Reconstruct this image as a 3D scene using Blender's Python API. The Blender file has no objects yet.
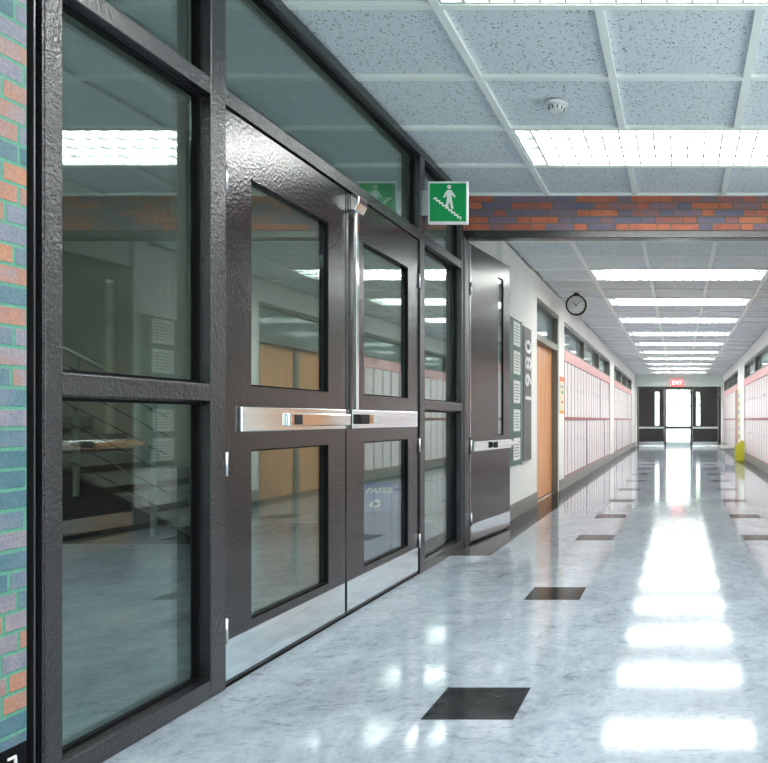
import bpy, bmesh, math, random
from mathutils import Vector, Matrix
random.seed(7)
S = bpy.context.scene
C = S.collection

# ---------------------------------------------------------------- camera, world, exposure
cd = bpy.data.cameras.new('camera'); cam = bpy.data.objects.new('camera', cd); C.objects.link(cam)
cam.location = (0, 0, 1.0); cam.rotation_euler = (math.radians(90), 0, 0)
cd.sensor_fit = 'HORIZONTAL'; cd.sensor_width = 36.0; cd.lens = 36.0*770/768
cd.shift_x = -(679-384)/768; cd.shift_y = (419.8-381.5)/768
cd.clip_start = 0.05
S.camera = cam
W = bpy.data.worlds.new('world'); S.world = W; W.use_nodes = True
bg = W.node_tree.nodes['Background']; bg.inputs[0].default_value = (0.93, 1.0, 0.98, 1); bg.inputs[1].default_value = 2.0
S.view_settings.view_transform = 'Standard'; S.view_settings.look = 'None'
S.view_settings.exposure = 0.95; S.view_settings.gamma = 1.0; S.view_settings.use_curve_mapping = False
S.cycles.max_bounces = 14; S.cycles.transparent_max_bounces = 16; S.cycles.glossy_bounces = 8; S.cycles.diffuse_bounces = 6
S.cycles.caustics_reflective = True; S.cycles.sample_clamp_indirect = 6.0
S.cycles.use_denoising = True
LAMP_STRENGTH = 10.0

# ---------------------------------------------------------------- node helpers / materials
def nt(m): return m.node_tree.nodes, m.node_tree.links
def mat(name, col, rough=0.5, metal=0.0, spec=0.5, emit=None, es=0.0, coat=0.0):
    m = bpy.data.materials.new(name); m.use_nodes = True
    b = m.node_tree.nodes['Principled BSDF']
    b.inputs['Base Color'].default_value = (*col, 1); b.inputs['Roughness'].default_value = rough
    b.inputs['Metallic'].default_value = metal; b.inputs['Specular IOR Level'].default_value = spec
    b.inputs['Coat Weight'].default_value = coat
    if emit: b.inputs['Emission Color'].default_value = (*emit, 1); b.inputs['Emission Strength'].default_value = es
    return m
def add(m, t, **kw):
    n = m.node_tree.nodes.new(t)
    for k, v in kw.items(): setattr(n, k, v)
    return n
def link(m, a, b): m.node_tree.links.new(a, b)
def bsdf(m): return m.node_tree.nodes['Principled BSDF']
def coords(m, scale=(1, 1, 1), kind='Object'):
    tc = add(m, 'ShaderNodeTexCoord'); mp = add(m, 'ShaderNodeMapping'); mp.inputs['Scale'].default_value = scale
    if kind == 'World':
        g = add(m, 'ShaderNodeNewGeometry'); link(m, g.outputs['Position'], mp.inputs['Vector'])
    else: link(m, tc.outputs[kind], mp.inputs['Vector'])
    return mp.outputs['Vector']
def noise(m, vec, scale, detail=4, rough=0.55, dist=0.0):
    n = add(m, 'ShaderNodeTexNoise'); n.inputs['Scale'].default_value = scale; n.inputs['Detail'].default_value = detail
    n.inputs['Roughness'].default_value = rough; n.inputs['Distortion'].default_value = dist
    link(m, vec, n.inputs['Vector']); return n.outputs['Fac']
def ramp(m, fac, stops, interp='LINEAR'):
    r = add(m, 'ShaderNodeValToRGB'); cr = r.color_ramp; cr.interpolation = interp
    while len(cr.elements) < len(stops): cr.elements.new(0.5)
    for e, (p, c) in zip(cr.elements, stops):
        e.position = p; e.color = (*c, 1) if len(c) == 3 else c
    link(m, fac, r.inputs['Fac']); return r.outputs['Color']
def bump(m, h, strength, dist):
    b = add(m, 'ShaderNodeBump'); b.inputs['Strength'].default_value = strength; b.inputs['Distance'].default_value = dist
    link(m, h, b.inputs['Height']); link(m, b.outputs['Normal'], bsdf(m).inputs['Normal']); return b
def math_(m, op, a, b=None, clamp=False):
    n = add(m, 'ShaderNodeMath', operation=op); n.use_clamp = clamp
    for i, v in enumerate((a, b)):
        if v is None: continue
        if isinstance(v, (int, float)): n.inputs[i].default_value = v
        else: link(m, v, n.inputs[i])
    return n.outputs[0]
def mixc(m, fac, a, b, blend='MIX'):
    n = add(m, 'ShaderNodeMix', data_type='RGBA', blend_type=blend)
    for i, v in ((0, fac), (6, a), (7, b)):
        if isinstance(v, (int, float)): n.inputs[i].default_value = v
        elif isinstance(v, tuple): n.inputs[i].default_value = (*v, 1)
        else: link(m, v, n.inputs[i])
    return n.outputs[2]
def lift(stops, k): return [(p, tuple(x*k for x in c)) for p, c in stops]

# dark powder-coated metal with an orange-peel surface
def frame_metal(name, col, rough, sc, st):
    m = mat(name, col, rough, 0.0, 0.9)
    v = coords(m, kind='World'); h = noise(m, v, sc, 3, 0.6); bump(m, h, st, 0.006); return m
M_frame = frame_metal('dark_powder_coat', (0.013, 0.013, 0.016), 0.15, 80, 0.6)
M_leaf = frame_metal('dark_door_paint', (0.010, 0.009, 0.0105), 0.14, 75, 0.25)
M_black = mat('black_gasket', (0.003, 0.003, 0.004), 0.6, 0, 0.12)
M_slot = mat('latch_black', (0.002, 0.002, 0.002), 0.6)

def brushed(name, col, rough):
    m = mat(name, col, rough, 1.0)
    v = coords(m, (1.5, 1.5, 30), 'World'); h = noise(m, v, 3.0, 5); bump(m, h, 0.12, 0.003)
    c = ramp(m, h, [(0.3, tuple(x*0.82 for x in col)), (0.7, col)]); link(m, c, bsdf(m).inputs['Base Color']); return m
M_steel = brushed('brushed_steel', (0.88, 0.97, 1.0), 0.14)
M_chrome = mat('chrome', (0.85, 0.88, 0.88), 0.1, 1.0)
M_bead = mat('dull_bead', (0.14, 0.14, 0.15), 0.3, 0.9)
M_alu = mat('pale_aluminium', (0.75, 0.76, 0.78), 0.3, 1.0)

# architectural glass: tinted, strongly mirroring
def glass(name, tint, base, power):
    m = bpy.data.materials.new(name); m.use_nodes = True; N, L = nt(m); N.clear()
    out = N.new('ShaderNodeOutputMaterial'); mix = N.new('ShaderNodeMixShader')
    tr = N.new('ShaderNodeBsdfTransparent'); tr.inputs[0].default_value = (*tint, 1)
    gl = N.new('ShaderNodeBsdfGlossy'); gl.inputs['Color'].default_value = (0.86, 0.95, 0.93, 1); gl.inputs['Roughness'].default_value = 0.0
    lw = N.new('ShaderNodeLayerWeight'); lw.inputs['Blend'].default_value = 0.5
    p = math_(m, 'POWER', lw.outputs['Facing'], power); f = math_(m, 'MULTIPLY_ADD', p, 1 - base); m.node_tree.nodes[-1].inputs[2].default_value = base
    L.new(f, mix.inputs[0]); L.new(tr.outputs[0], mix.inputs[1]); L.new(gl.outputs[0], mix.inputs[2]); L.new(mix.outputs[0], out.inputs[0])
    return m
M_glass = glass('tinted_glass', (0.80, 0.88, 0.86), 0.13, 3.5)
M_clear = glass('clear_glass', (0.95, 0.98, 0.97), 0.04, 5)
M_tglass = mat('transom_glass', (0.22, 0.30, 0.30), 0.06, 0, 0.8)

# bricks: long and short bricks in alternation, each with its own colour
def brick_mat(name, axis, mortar, stops, h=0.053, long_=0.225, short_=0.105, j=0.0045):
    m = mat(name, (0.3, 0.2, 0.15), 0.55); P = long_ + short_
    g = add(m, 'ShaderNodeNewGeometry'); sp = add(m, 'ShaderNodeSeparateXYZ'); link(m, g.outputs['Position'], sp.inputs[0])
    u0 = sp.outputs[axis]; z = sp.outputs['Z']
    rz = math_(m, 'DIVIDE', z, h); row = math_(m, 'FLOOR', rz); fz = math_(m, 'FRACT', rz)
    wn = add(m, 'ShaderNodeTexWhiteNoise', noise_dimensions='1D'); link(m, row, wn.inputs['W'])
    off = math_(m, 'MULTIPLY', wn.outputs['Value'], P)
    alt = math_(m, 'MULTIPLY', math_(m, 'MODULO', row, 2.0), P*0.5)
    u = math_(m, 'ADD', math_(m, 'ADD', u0, 50.0), math_(m, 'ADD', math_(m, 'MULTIPLY', off, 0.35), alt))
    ru = math_(m, 'DIVIDE', u, P); cell = math_(m, 'FLOOR', ru); fu = math_(m, 'MULTIPLY', math_(m, 'FRACT', ru), P)
    sh = math_(m, 'GREATER_THAN', fu, long_)
    bid = math_(m, 'ADD', math_(m, 'MULTIPLY', cell, 2.0), sh)
    cv = add(m, 'ShaderNodeCombineXYZ'); link(m, bid, cv.inputs[0]); link(m, row, cv.inputs[1])
    w2 = add(m, 'ShaderNodeTexWhiteNoise', noise_dimensions='2D'); link(m, cv.outputs[0], w2.inputs['Vector'])
    d1 = math_(m, 'ABSOLUTE', math_(m, 'SUBTRACT', fu, long_)); d2 = math_(m, 'MINIMUM', fu, math_(m, 'SUBTRACT', P, fu))
    du = math_(m, 'MINIMUM', d1, d2)
    dz = math_(m, 'MULTIPLY', math_(m, 'MINIMUM', fz, math_(m, 'SUBTRACT', 1.0, fz)), h)
    d = math_(m, 'MINIMUM', du, dz)
    mask = math_(m, 'MULTIPLY', math_(m, 'SUBTRACT', d, j - 0.0008), 1/0.0016, True)
    nz = noise(m, g.outputs['Position'], 14, 5); n2 = noise(m, g.outputs['Position'], 120, 3)
    key = math_(m, 'ADD', math_(m, 'MULTIPLY', w2.outputs['Value'], 0.84), math_(m, 'MULTIPLY', nz, 0.16))
    key = math_(m, 'ADD', key, math_(m, 'MULTIPLY', math_(m, 'SUBTRACT', nz, 0.5), 0.45), True)
    c = ramp(m, key, stops)
    c = mixc(m, 0.45, c, ramp(m, n2, [(0.3, (0.35, 0.35, 0.35)), (0.7, (1, 1, 1))]), 'MULTIPLY')
    mc = mixc(m, 0.5, mortar, ramp(m, n2, [(0.3, (0.5, 0.5, 0.5)), (0.7, (1, 1, 1))]), 'MULTIPLY')
    link(m, mixc(m, mask, mc, c), bsdf(m).inputs['Base Color'])
    bump(m, math_(m, 'ADD', mask, math_(m, 'MULTIPLY', n2, 0.35)), 0.6, 0.004)
    return m
M_brick = brick_mat('blue_and_orange_brick', 'Y', (0.09, 0.30, 0.21),
    [(0.05, (0.05, 0.14, 0.18)), (0.25, (0.10, 0.18, 0.23)), (0.42, (0.20, 0.21, 0.28)), (0.6, (0.30, 0.25, 0.28)), (0.75, (0.38, 0.20, 0.16)), (0.95, (0.46, 0.21, 0.12))], h=0.0515)
M_beam = brick_mat('red_and_violet_brick', 'X', (0.17, 0.14, 0.10),
    [(0.08, (0.15, 0.14, 0.22)), (0.3, (0.22, 0.16, 0.22)), (0.45, (0.30, 0.14, 0.15)), (0.6, (0.44, 0.12, 0.08)), (0.8, (0.58, 0.16, 0.08)), (0.95, (0.64, 0.21, 0.10))], h=0.0555)

# polished floor
def floor_mat(name, stops, rough, spec=0.25):
    m = mat(name, (0.5, 0.55, 0.6), rough, 0, 0.5)
    v = coords(m, (1.0, 0.62, 1), 'World')
    a = noise(m, v, 1.3, 8, 0.62, 0.6); b = noise(m, v, 5.5, 10, 0.72, 1.2); f = noise(m, v, 38, 6, 0.7)
    k = math_(m, 'ADD', math_(m, 'MULTIPLY', a, 0.35), math_(m, 'ADD', math_(m, 'MULTIPLY', b, 0.45), math_(m, 'MULTIPLY', f, 0.2)))
    st = noise(m, coords(m, (0.7, 1.5, 1), 'World'), 9, 9, 0.78, 2.2)
    vein = ramp(m, st, [(0.36, (0.62, 0.62, 0.62)), (0.47, (1, 1, 1))])
    link(m, mixc(m, 1.0, ramp(m, k, stops), vein, 'MULTIPLY'), bsdf(m).inputs['Base Color'])
    r = ramp(m, b, [(0.3, (rough*1.5,)*3), (0.65, (rough*0.75,)*3)]); link(m, r, bsdf(m).inputs['Roughness'])
    bsdf(m).inputs['Specular IOR Level'].default_value = spec
    return m
M_floor = floor_mat('polished_pale_floor', [(0.36, (0.13, 0.15, 0.175)), (0.43, (0.235, 0.275, 0.32)), (0.52, (0.31, 0.36, 0.415)), (0.64, (0.40, 0.455, 0.51))], 0.072)
M_darktile = floor_mat('polished_black_tile', [(0.30, (0.010, 0.012, 0.013)), (0.55, (0.022, 0.026, 0.028)), (0.72, (0.06, 0.07, 0.07))], 0.10, 0.03)

# ceiling tile with fissures
M_tile = mat('fissured_ceiling_tile', (0.7, 0.75, 0.78), 0.9)
def _tile():
    m = M_tile; v = coords(m, (1, 1, 1), 'World')
    wob = noise(m, v, 40, 2)
    vo = add(m, 'ShaderNodeTexVoronoi', feature='F1'); vo.inputs['Scale'].default_value = 64; vo.inputs['Randomness'].default_value = 1.0
    mv = add(m, 'ShaderNodeVectorMath', operation='ADD'); nn = add(m, 'ShaderNodeTexNoise'); nn.inputs['Scale'].default_value = 55; link(m, v, nn.inputs['Vector'])
    sc = add(m, 'ShaderNodeVectorMath', operation='SCALE'); sc.inputs['Scale'].default_value = 0.035; link(m, nn.outputs['Color'], sc.inputs[0])
    link(m, v, mv.inputs[0]); link(m, sc.outputs[0], mv.inputs[1]); link(m, mv.outputs[0], vo.inputs['Vector'])
    rad = math_(m, 'MULTIPLY', vo.outputs['Color'], 0.46)
    dot = math_(m, 'LESS_THAN', vo.outputs['Distance'], rad)
    fine = noise(m, v, 260, 2)
    base = ramp(m, fine, [(0.3, (0.64, 0.70, 0.74)), (0.7, (0.76, 0.81, 0.84))])
    link(m, mixc(m, math_(m, 'MULTIPLY', dot, 0.75), base, (0.12, 0.145, 0.15)), bsdf(m).inputs['Base Color'])
_tile()
M_tbar = mat('ceiling_grid_white', (0.86, 0.90, 0.87), 0.5)
def plaster(name, col, sc, st, dist, rough=0.8):
    m = mat(name, col, rough); v = coords(m, kind='World'); h = noise(m, v, sc, 5, 0.6); bump(m, h, st, dist)
    c = ramp(m, noise(m, v, 2.0, 6), [(0.3, tuple(x*0.92 for x in col)), (0.7, col)]); link(m, c, bsdf(m).inputs['Base Color']); return m
M_wall = plaster('warm_white_plaster', (0.87, 0.87, 0.845), 18, 0.15, 0.01)
M_rough = plaster('rough_grey_plaster', (0.60, 0.60, 0.52), 9, 0.8, 0.03)
M_mint = plaster('pale_mint_paint', (0.78, 0.89, 0.84), 18, 0.1, 0.01)
M_skirt = plaster('grey_terrazzo', (0.25, 0.245, 0.235), 60, 0.2, 0.004, 0.35)
M_bronze = mat('grey_bronze_frame', (0.17, 0.165, 0.14), 0.4)
M_red = mat('locker_red', (0.36, 0.085, 0.075), 0.4)
M_handle = mat('locker_handle', (0.62, 0.59, 0.59), 0.35, 0.5)
M_pink = mat('locker_header_pink', (0.74, 0.40, 0.40), 0.4)
M_locker = mat('locker_white', (0.80, 0.76, 0.77), 0.35)
M_grey = mat('dark_grey', (0.05, 0.05, 0.055), 0.4)
M_wood = mat('orange_oak_veneer', (0.6, 0.3, 0.12), 0.35)
def _wood():
    v = coords(M_wood, (1, 6.0, 0.35), 'World'); n = noise(M_wood, v, 4, 6, 0.6, 0.6)
    link(M_wood, ramp(M_wood, n, [(0.3, (0.55, 0.23, 0.085)), (0.5, (0.72, 0.33, 0.13)), (0.7, (0.80, 0.42, 0.19))]), bsdf(M_wood).inputs['Base Color'])
_wood()
M_lamp = mat('lamp_white', (0.9, 0.9, 0.9), 0.5, emit=(1.0, 0.985, 0.96), es=LAMP_STRENGTH)
M_reflect = mat('lamp_reflector', (0.55, 0.60, 0.58), 0.35, 0.3)
M_louver = mat('louver_metal', (0.50, 0.53, 0.52), 0.35, 0.3)
M_white = mat('white_enamel', (0.82, 0.83, 0.83), 0.4)
M_green = mat('sign_green', (0.006, 0.30, 0.085), 0.25)
M_exitred = mat('exit_red', (0.75, 0.07, 0.08), 0.4, emit=(1.0, 0.16, 0.16), es=0.75)
M_exitwhite = mat('exit_white', (0.95, 0.85, 0.85), 0.4, emit=(1, 0.9, 0.9), es=0.8)
M_paper = mat('paper', (0.78, 0.80, 0.77), 0.7)
M_ink = mat('ink_grey', (0.28, 0.30, 0.29), 0.7)
M_board = mat('notice_green', (0.10, 0.17, 0.145), 0.6)
M_boardframe = mat('board_edge', (0.42, 0.50, 0.47), 0.4, 0.3)
M_plaque = mat('plaque_grey', (0.12, 0.125, 0.125), 0.45)
M_blue = mat('bin_blue', (0.10, 0.14, 0.42), 0.4)
M_yellow = mat('yellow_green', (0.47, 0.46, 0.03), 0.45)
M_seat = mat('bench_grey', (0.26, 0.26, 0.26), 0.6, 0, 0.2)
M_tread = mat('stair_dark', (0.012, 0.018, 0.022), 0.35)
M_concrete = mat('tread_concrete', (0.36, 0.37, 0.35), 0.6)
M_cable = mat('cable_steel', (0.16, 0.18, 0.18), 0.35, 0.8)
M_post = mat('rail_post', (0.42, 0.50, 0.44), 0.35, 0.7)
M_orange = mat('poster_orange', (0.80, 0.22, 0.10), 0.6); M_cream = mat('poster_cream', (0.78, 0.70, 0.52), 0.6)
M_teal = mat('poster_teal', (0.18, 0.48, 0.55), 0.6); M_pgreen = mat('poster_green', (0.15, 0.45, 0.22), 0.6); M_amber = mat('poster_amber', (0.85, 0.45, 0.04), 0.6)
M_pavement = mat('pavement', (0.7, 0.72, 0.7), 0.8); M_bark = mat('bark', (0.3, 0.24, 0.18), 0.8); M_leafgreen = mat('tree_leaves', (0.25, 0.42, 0.18), 0.7)

# ---------------------------------------------------------------- mesh helpers
class MB:
    def __init__(s): s.bm = bmesh.new(); s.mats = []
    def mi(s, m):
        if m not in s.mats: s.mats.append(m)
        return s.mats.index(m)
    def face(s, pts, m):
        f = s.bm.faces.new([s.bm.verts.new(p) for p in pts]); f.material_index = s.mi(m); return f
    def box(s, x0, x1, y0, y1, z0, z1, m):
        x0, x1 = min(x0, x1), max(x0, x1); y0, y1 = min(y0, y1), max(y0, y1); z0, z1 = min(z0, z1), max(z0, z1)
        v = [s.bm.verts.new(p) for p in ((x0,y0,z0),(x1,y0,z0),(x1,y1,z0),(x0,y1,z0),(x0,y0,z1),(x1,y0,z1),(x1,y1,z1),(x0,y1,z1))]
        i = s.mi(m)
        for q in ((3,2,1,0),(4,5,6,7),(0,1,5,4),(1,2,6,5),(2,3,7,6),(3,0,4,7)):
            s.bm.faces.new([v[k] for k in q]).material_index = i
        return s
    def prism(s, pts, vec, m):                       # planar outline pushed along vec
        vec = Vector(vec); a = [s.bm.verts.new(p) for p in pts]; b = [s.bm.verts.new(Vector(p) + vec) for p in pts]; i = s.mi(m); n = len(pts)
        fs = [s.bm.faces.new(a[::-1]), s.bm.faces.new(b)] + [s.bm.faces.new((a[k], a[(k+1) % n], b[(k+1) % n], b[k])) for k in range(n)]
        for f in fs: f.material_index = i
        bmesh.ops.recalc_face_normals(s.bm, faces=fs)
        return s
    def tube(s, p0, p1, r, m, n=12, r1=None):
        p0, p1 = Vector(p0), Vector(p1); d = (p1 - p0).normalized(); r1 = r if r1 is None else r1
        u = d.orthogonal().normalized(); w = d.cross(u); i = s.mi(m)
        A = [s.bm.verts.new(p0 + (u*math.cos(t) + w*math.sin(t))*r) for t in [2*math.pi*k/n for k in range(n)]]
        B = [s.bm.verts.new(p1 + (u*math.cos(t) + w*math.sin(t))*r1) for t in [2*math.pi*k/n for k in range(n)]]
        fs = [s.bm.faces.new(A[::-1]), s.bm.faces.new(B)]
        for k in range(n):
            f = s.bm.faces.new((A[k], A[(k+1) % n], B[(k+1) % n], B[k])); f.smooth = True; fs.append(f)
        for f in fs: f.material_index = i
        return s
    def ring(s, c, r0, r1, y0, y1, m, n=40):          # ring about the Y axis
        c = Vector(c); i = s.mi(m); L = []
        for (r, y) in ((r0, y0), (r1, y0), (r1, y1), (r0, y1)):
            L.append([s.bm.verts.new(c + Vector((r*math.cos(2*math.pi*k/n), y, r*math.sin(2*math.pi*k/n)))) for k in range(n)])
        for a in range(4):
            A, B = L[a], L[(a+1) % 4]
            for k in range(n):
                f = s.bm.faces.new((A[k], A[(k+1) % n], B[(k+1) % n], B[k])); f.material_index = i
        bmesh.ops.recalc_face_normals(s.bm, faces=s.bm.faces[:])
        return s
    def build(s, name, parent=None, bevel=0.0, kind=None, label=None, cat=None, group=None, loc=None):
        me = bpy.data.meshes.new(name); o = bpy.data.objects.new(name, me); C.objects.link(o)
        org = Vector((0, 0, 0))
        if parent is not None: o.parent = parent; org = worldpos(parent)
        elif loc is not None: org = Vector(loc); o.location = org
        else:
            vs = [v.co for v in s.bm.verts]
            lo = Vector([min(v[k] for v in vs) for k in range(3)]); hi = Vector([max(v[k] for v in vs) for k in range(3)])
            org = Vector(((lo.x+hi.x)/2, (lo.y+hi.y)/2, lo.z)); o.location = org
        for v in s.bm.verts: v.co -= org
        s.bm.to_mesh(me); s.bm.free()
        for m in s.mats: me.materials.append(m)
        if bevel:
            b = o.modifiers.new('bevel', 'BEVEL'); b.width = bevel; b.segments = 2; b.limit_method = 'ANGLE'
        return tag(o, label, cat, group, kind)
def worldpos(o):
    p = Vector(o.location)
    while o.parent: o = o.parent; p += Vector(o.location)
    return p
def tag(o, label=None, cat=None, group=None, kind=None):
    for k, v in (('label', label), ('category', cat), ('group', group), ('kind', kind)):
        if v: o[k] = v
    return o
def empty(name, loc, label=None, cat=None, group=None, kind=None):
    o = bpy.data.objects.new(name, None); C.objects.link(o); o.location = loc; o.empty_display_size = 0.1
    return tag(o, label, cat, group, kind)
def copy_tree(o, parent=None):
    c = o.copy(); C.objects.link(c); c.parent = parent
    for ch in list(o.children): copy_tree(ch, c)
    return c
def ring_yz(mb, x0, x1, y0, y1, z0, z1, w, m):        # rectangular frame in a plane of constant X
    mb.box(x0, x1, y0, y0+w, z0, z1, m); mb.box(x0, x1, y1-w, y1, z0, z1, m)
    mb.box(x0, x1, y0+w, y1-w, z0, z0+w, m); mb.box(x0, x1, y0+w, y1-w, z1-w, z1, m)
def text_mb(mb, body, size, mtx, m, extrude=0.0, align='CENTER', sx=1.0):
    cu = bpy.data.curves.new('t', 'FONT'); cu.body = body; cu.size = size; cu.align_x = align; cu.align_y = 'CENTER'; cu.extrude = extrude; cu.offset = size*0.012
    o = bpy.data.objects.new('t', cu); C.objects.link(o); dg = bpy.context.evaluated_depsgraph_get()
    me = bpy.data.meshes.new_from_object(o.evaluated_get(dg)); bpy.data.objects.remove(o)
    me.transform(mtx @ Matrix.Diagonal((sx, 1, 1, 1))); n0 = len(mb.bm.faces); mb.bm.from_mesh(me); mb.bm.faces.ensure_lookup_table(); i = mb.mi(m)
    for f in mb.bm.faces[n0:]: f.material_index = i
    bpy.data.meshes.remove(me); bpy.data.curves.remove(cu)
# text facing -Y (towards the camera), facing +X, facing up a slope
def R_front(p): return Matrix.Translation(p) @ Matrix.Rotation(math.radians(90), 4, 'X')

# ================================================================ SETTING
XF = -1.68      # hall face of the glazed screen
XW = 1.675      # half width of the long corridor
H1, H2 = 2.775, 2.72
YB = 6.09       # face of the brick beam
YE = 29.5       # end wall
P = 0.695
HR = 2.45       # right wall of the near hall
GX = [-1.04, -0.345, 0.35, 1.045]

# ---- floor: pale slab with dark borders and dark inset tiles
mb = MB()
mb.box(-7.2, 3.2, -4.2, YE, -0.12, 0.0, M_floor)
for s in (-1, 1):
    x0, x1 = (-1.70, -1.39) if s < 0 else (1.39, 1.70)
    mb.box(x0, x1, 5.67, YE, -0.01, 0.0012, M_darktile)
k = 770.0
def near_far(y0, y1): return k/(y0-419.8), k/(y1-419.8)
rows = [near_far(719.6, 687.7), near_far(599.8, 587.3), near_far(540.3, 534.9)]
for i in range(13): rows.append((k*(0.01018 + 0.0020*i) + 0.0, k*(0.01018 + 0.0020*i) + 0.305))
for (a, b) in rows:
    for (x0, x1) in ((-0.862, -0.553), (0.528, 0.836)):
        mb.box(x0, x1, a, b, -0.01, 0.001, M_darktile)
mb.build('floor', kind='structure', label='polished pale grey floor with dark inset tiles and borders', cat='floor')

# ---- ceilings: tiles set in a T-bar grid
def ceiling(name, xs, ys, z, lights, label, xa, xb):
    mb = MB(); xs2 = [xa] + xs + [xb]
    for j in range(len(ys)-1):
        for i in range(len(xs2)-1):
            lit = any(abs(ys[j]-l) < 0.05 for l in lights) and xs2[i] >= xs[0]-1e-4 and xs2[i+1] <= xs[0]+3*P+0.02
            if lit: continue
            mb.box(xs2[i]+0.006, xs2[i+1]-0.006, ys[j]+0.006, ys[j+1]-0.006, z+0.013, z+0.030, M_tile)
    mb.box(xa-0.05, xb+0.05, ys[0], ys[-1], z+0.2, z+0.25, M_white)
    o = mb.build(name, kind='structure', label=label, cat='ceiling')
    g = MB(); w = 0.020
    for j, y in enumerate(ys): g.box(xa, xb, y-w, y+w, z-0.006, z+0.014, M_tbar)
    for i, x in enumerate(xs):
        for j in range(len(ys)-1):
            if any(abs(ys[j]-l) < 0.05 for l in lights) and 0 < xs.index(x) < 3 and x < 0.9: continue
            g.box(x-w, x+w, ys[j]+w, ys[j+1]-w, z-0.006, z+0.014, M_tbar)
    g.box(xa, xa+0.03, ys[0], ys[-1], z-0.004, z+0.02, M_tbar); g.box(xb-0.03, xb, ys[0], ys[-1], z-0.004, z+0.02, M_tbar)
    g.build('ceiling_grid', parent=o)
    return o
ys1 = [6.085 - P*i for i in range(14, -1, -1)]
L1 = [ys1[-3] , ys1[-6], ys1[-9], ys1[-12]]
ceiling('ceiling', GX + [1.74], ys1, H1, L1, 'white fissured tile ceiling in front of the brick beam', XF-0.06, HR)
ys2 = [6.36, 6.72, 7.41, 8.105] + [8.80 + P*i for i in range(30)]
ys2 = [y for y in ys2 if y < YE-0.1] + [YE]
L2 = [8.80 + 3*P*i for i in range(10)]
ceiling('ceiling_corridor', GX, ys2, H2, L2, 'white tile ceiling of the long corridor', -XW-0.03, XW+0.03)

# ---- hall shell: brick wall left of the screen, hidden right and back walls
mb = MB(); mb.box(XF-0.2, XF-0.001, -4.2, 1.984, 0.175, H1+0.3, M_brick)
mb.build('wall_left', kind='structure', label='multicoloured brick wall at the left edge with green mortar', cat='wall')
mb = MB(); mb.box(XF-0.2, XF-0.0005, -4.2, 1.984, 0, 0.175, M_black)
mb.build('baseboard_left', kind='structure', label='black baseboard under the brick wall', cat='baseboard')
mb = MB(); mb.box(XF, XF+0.004, 1.925, 1.949, 0.146, 0.152, M_white); mb.box(XF, XF+0.004, 1.944, 1.950, 0.09, 0.1455, M_white)
mb.build('wire_clip', label='small white L-shaped clip on the black baseboard', cat='clip')
mb = MB()
wy0, wy1, wz0, wz1 = -3.2, 5.2, 0.7, 2.60
mb.box(HR, HR+0.2, -4.2, wy0, 0, H1+0.3, M_wall); mb.box(HR, HR+0.2, wy1, YB+0.3, 0, H1+0.3, M_wall)
mb.box(HR, HR+0.2, wy0, wy1, 0, wz0, M_wall); mb.box(HR, HR+0.2, wy0, wy1, wz1, H1+0.3, M_wall)
mb.build('wall_right', kind='structure', label='white wall opposite the glazed screen', cat='wall')
mb = MB(); mb.box(XF-0.2, HR+0.2, -4.4, -4.2, 0, H1+0.3, M_wall)
mb.build('wall_back', kind='structure', label='white wall at the near end of the hall', cat='wall')

mb = MB()  # unseen window, added so daylight brightens the near ceiling
for i in range(7):
    yy = wy0 + (wy1-wy0)*i/6; mb.box(HR+0.05, HR+0.13, max(wy0, yy-0.03), min(wy1, yy+0.03), wz0, wz1, M_frame)
mb.box(HR+0.05, HR+0.13, wy0, wy1, wz0-0.001, wz0+0.05, M_frame); mb.box(HR+0.05, HR+0.13, wy0, wy1, wz1-0.05, wz1+0.001, M_frame)
o = mb.build('window_30', kind='structure', label='long unseen window added for fill daylight opposite the glazed screen', cat='window')
mb = MB(); mb.box(HR+0.085, HR+0.095, wy0+0.03, wy1-0.03, wz0+0.05, wz1-0.05, M_clear); mb.build('pane', parent=o)

# ---- brick beam with its dark steel lintel, and the piece of wall right of the opening
mb = MB(); mb.box(XF-0.02, HR, YB, YB+0.27, 2.496, H1+0.3, M_beam)
mb.build('wall_beam', kind='structure', label='red and violet brick beam crossing the ceiling', cat='beam')
mb = MB(); mb.box(XF-0.16, HR, YB-0.012, YB+0.1, 2.436, 2.4955, M_frame)
mb.box(XF-0.16, XF+0.008, 6.014, YB+0.06, 0, 2.4355, M_frame); mb.box(-XF-0.008, -XF+0.06, 6.014, YB+0.06, 0, 2.4355, M_frame)
mb.build('trim_1', bevel=0.006, kind='structure', label='dark steel door frame under the brick beam', cat='door frame')
mb = MB(); mb.box(-XF+0.06, HR, YB+0.005, YB+0.27, 0, 2.436, M_wall)
mb.build('wall_side', kind='structure', label='white wall right of the corridor opening', cat='wall')

# ---- glazed screen frame
XI = XF - 0.076
M1, M2, M3, M4 = (2.04, 2.10), (2.764, 2.856), (5.00, 5.09), (5.955, 6.012)
zr = (1.067, 1.128); zh = (2.168, 2.229); zt = (2.722, 2.774); zb = (0.0, 0.064)
mb = MB()
for (a, b) in (M1, M2, M3, M4): mb.box(XI, XF, a, b, 0, zt[0], M_frame)
mb.box(XI, XF, M1[0], M4[1], zt[0], zt[1], M_frame)
segs = [(M1[1], M2[0]), (M2[1], M3[0]), (M3[1], M4[0])]
for (a, b) in segs: mb.box(XI, XF, a, b, zh[0], zh[1], M_frame)
for (a, b) in (segs[0], segs[2]):
    mb.box(XI, XF, a, b, zr[0], zr[1], M_frame); mb.box(XI, XF, a, b, zb[0], zb[1], M_frame)
mb.build('trim_2', bevel=0.003, kind='structure', label='dark grey steel frame of the glazed screen', cat='frame')
mb = MB(); mb.box(XI, XF-0.03, 1.984, 2.0399, 0, zt[1], M_black); mb.box(XF-0.03, XF-0.006, 2.012, 2.017, 0, zt[1], M_bead)
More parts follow.
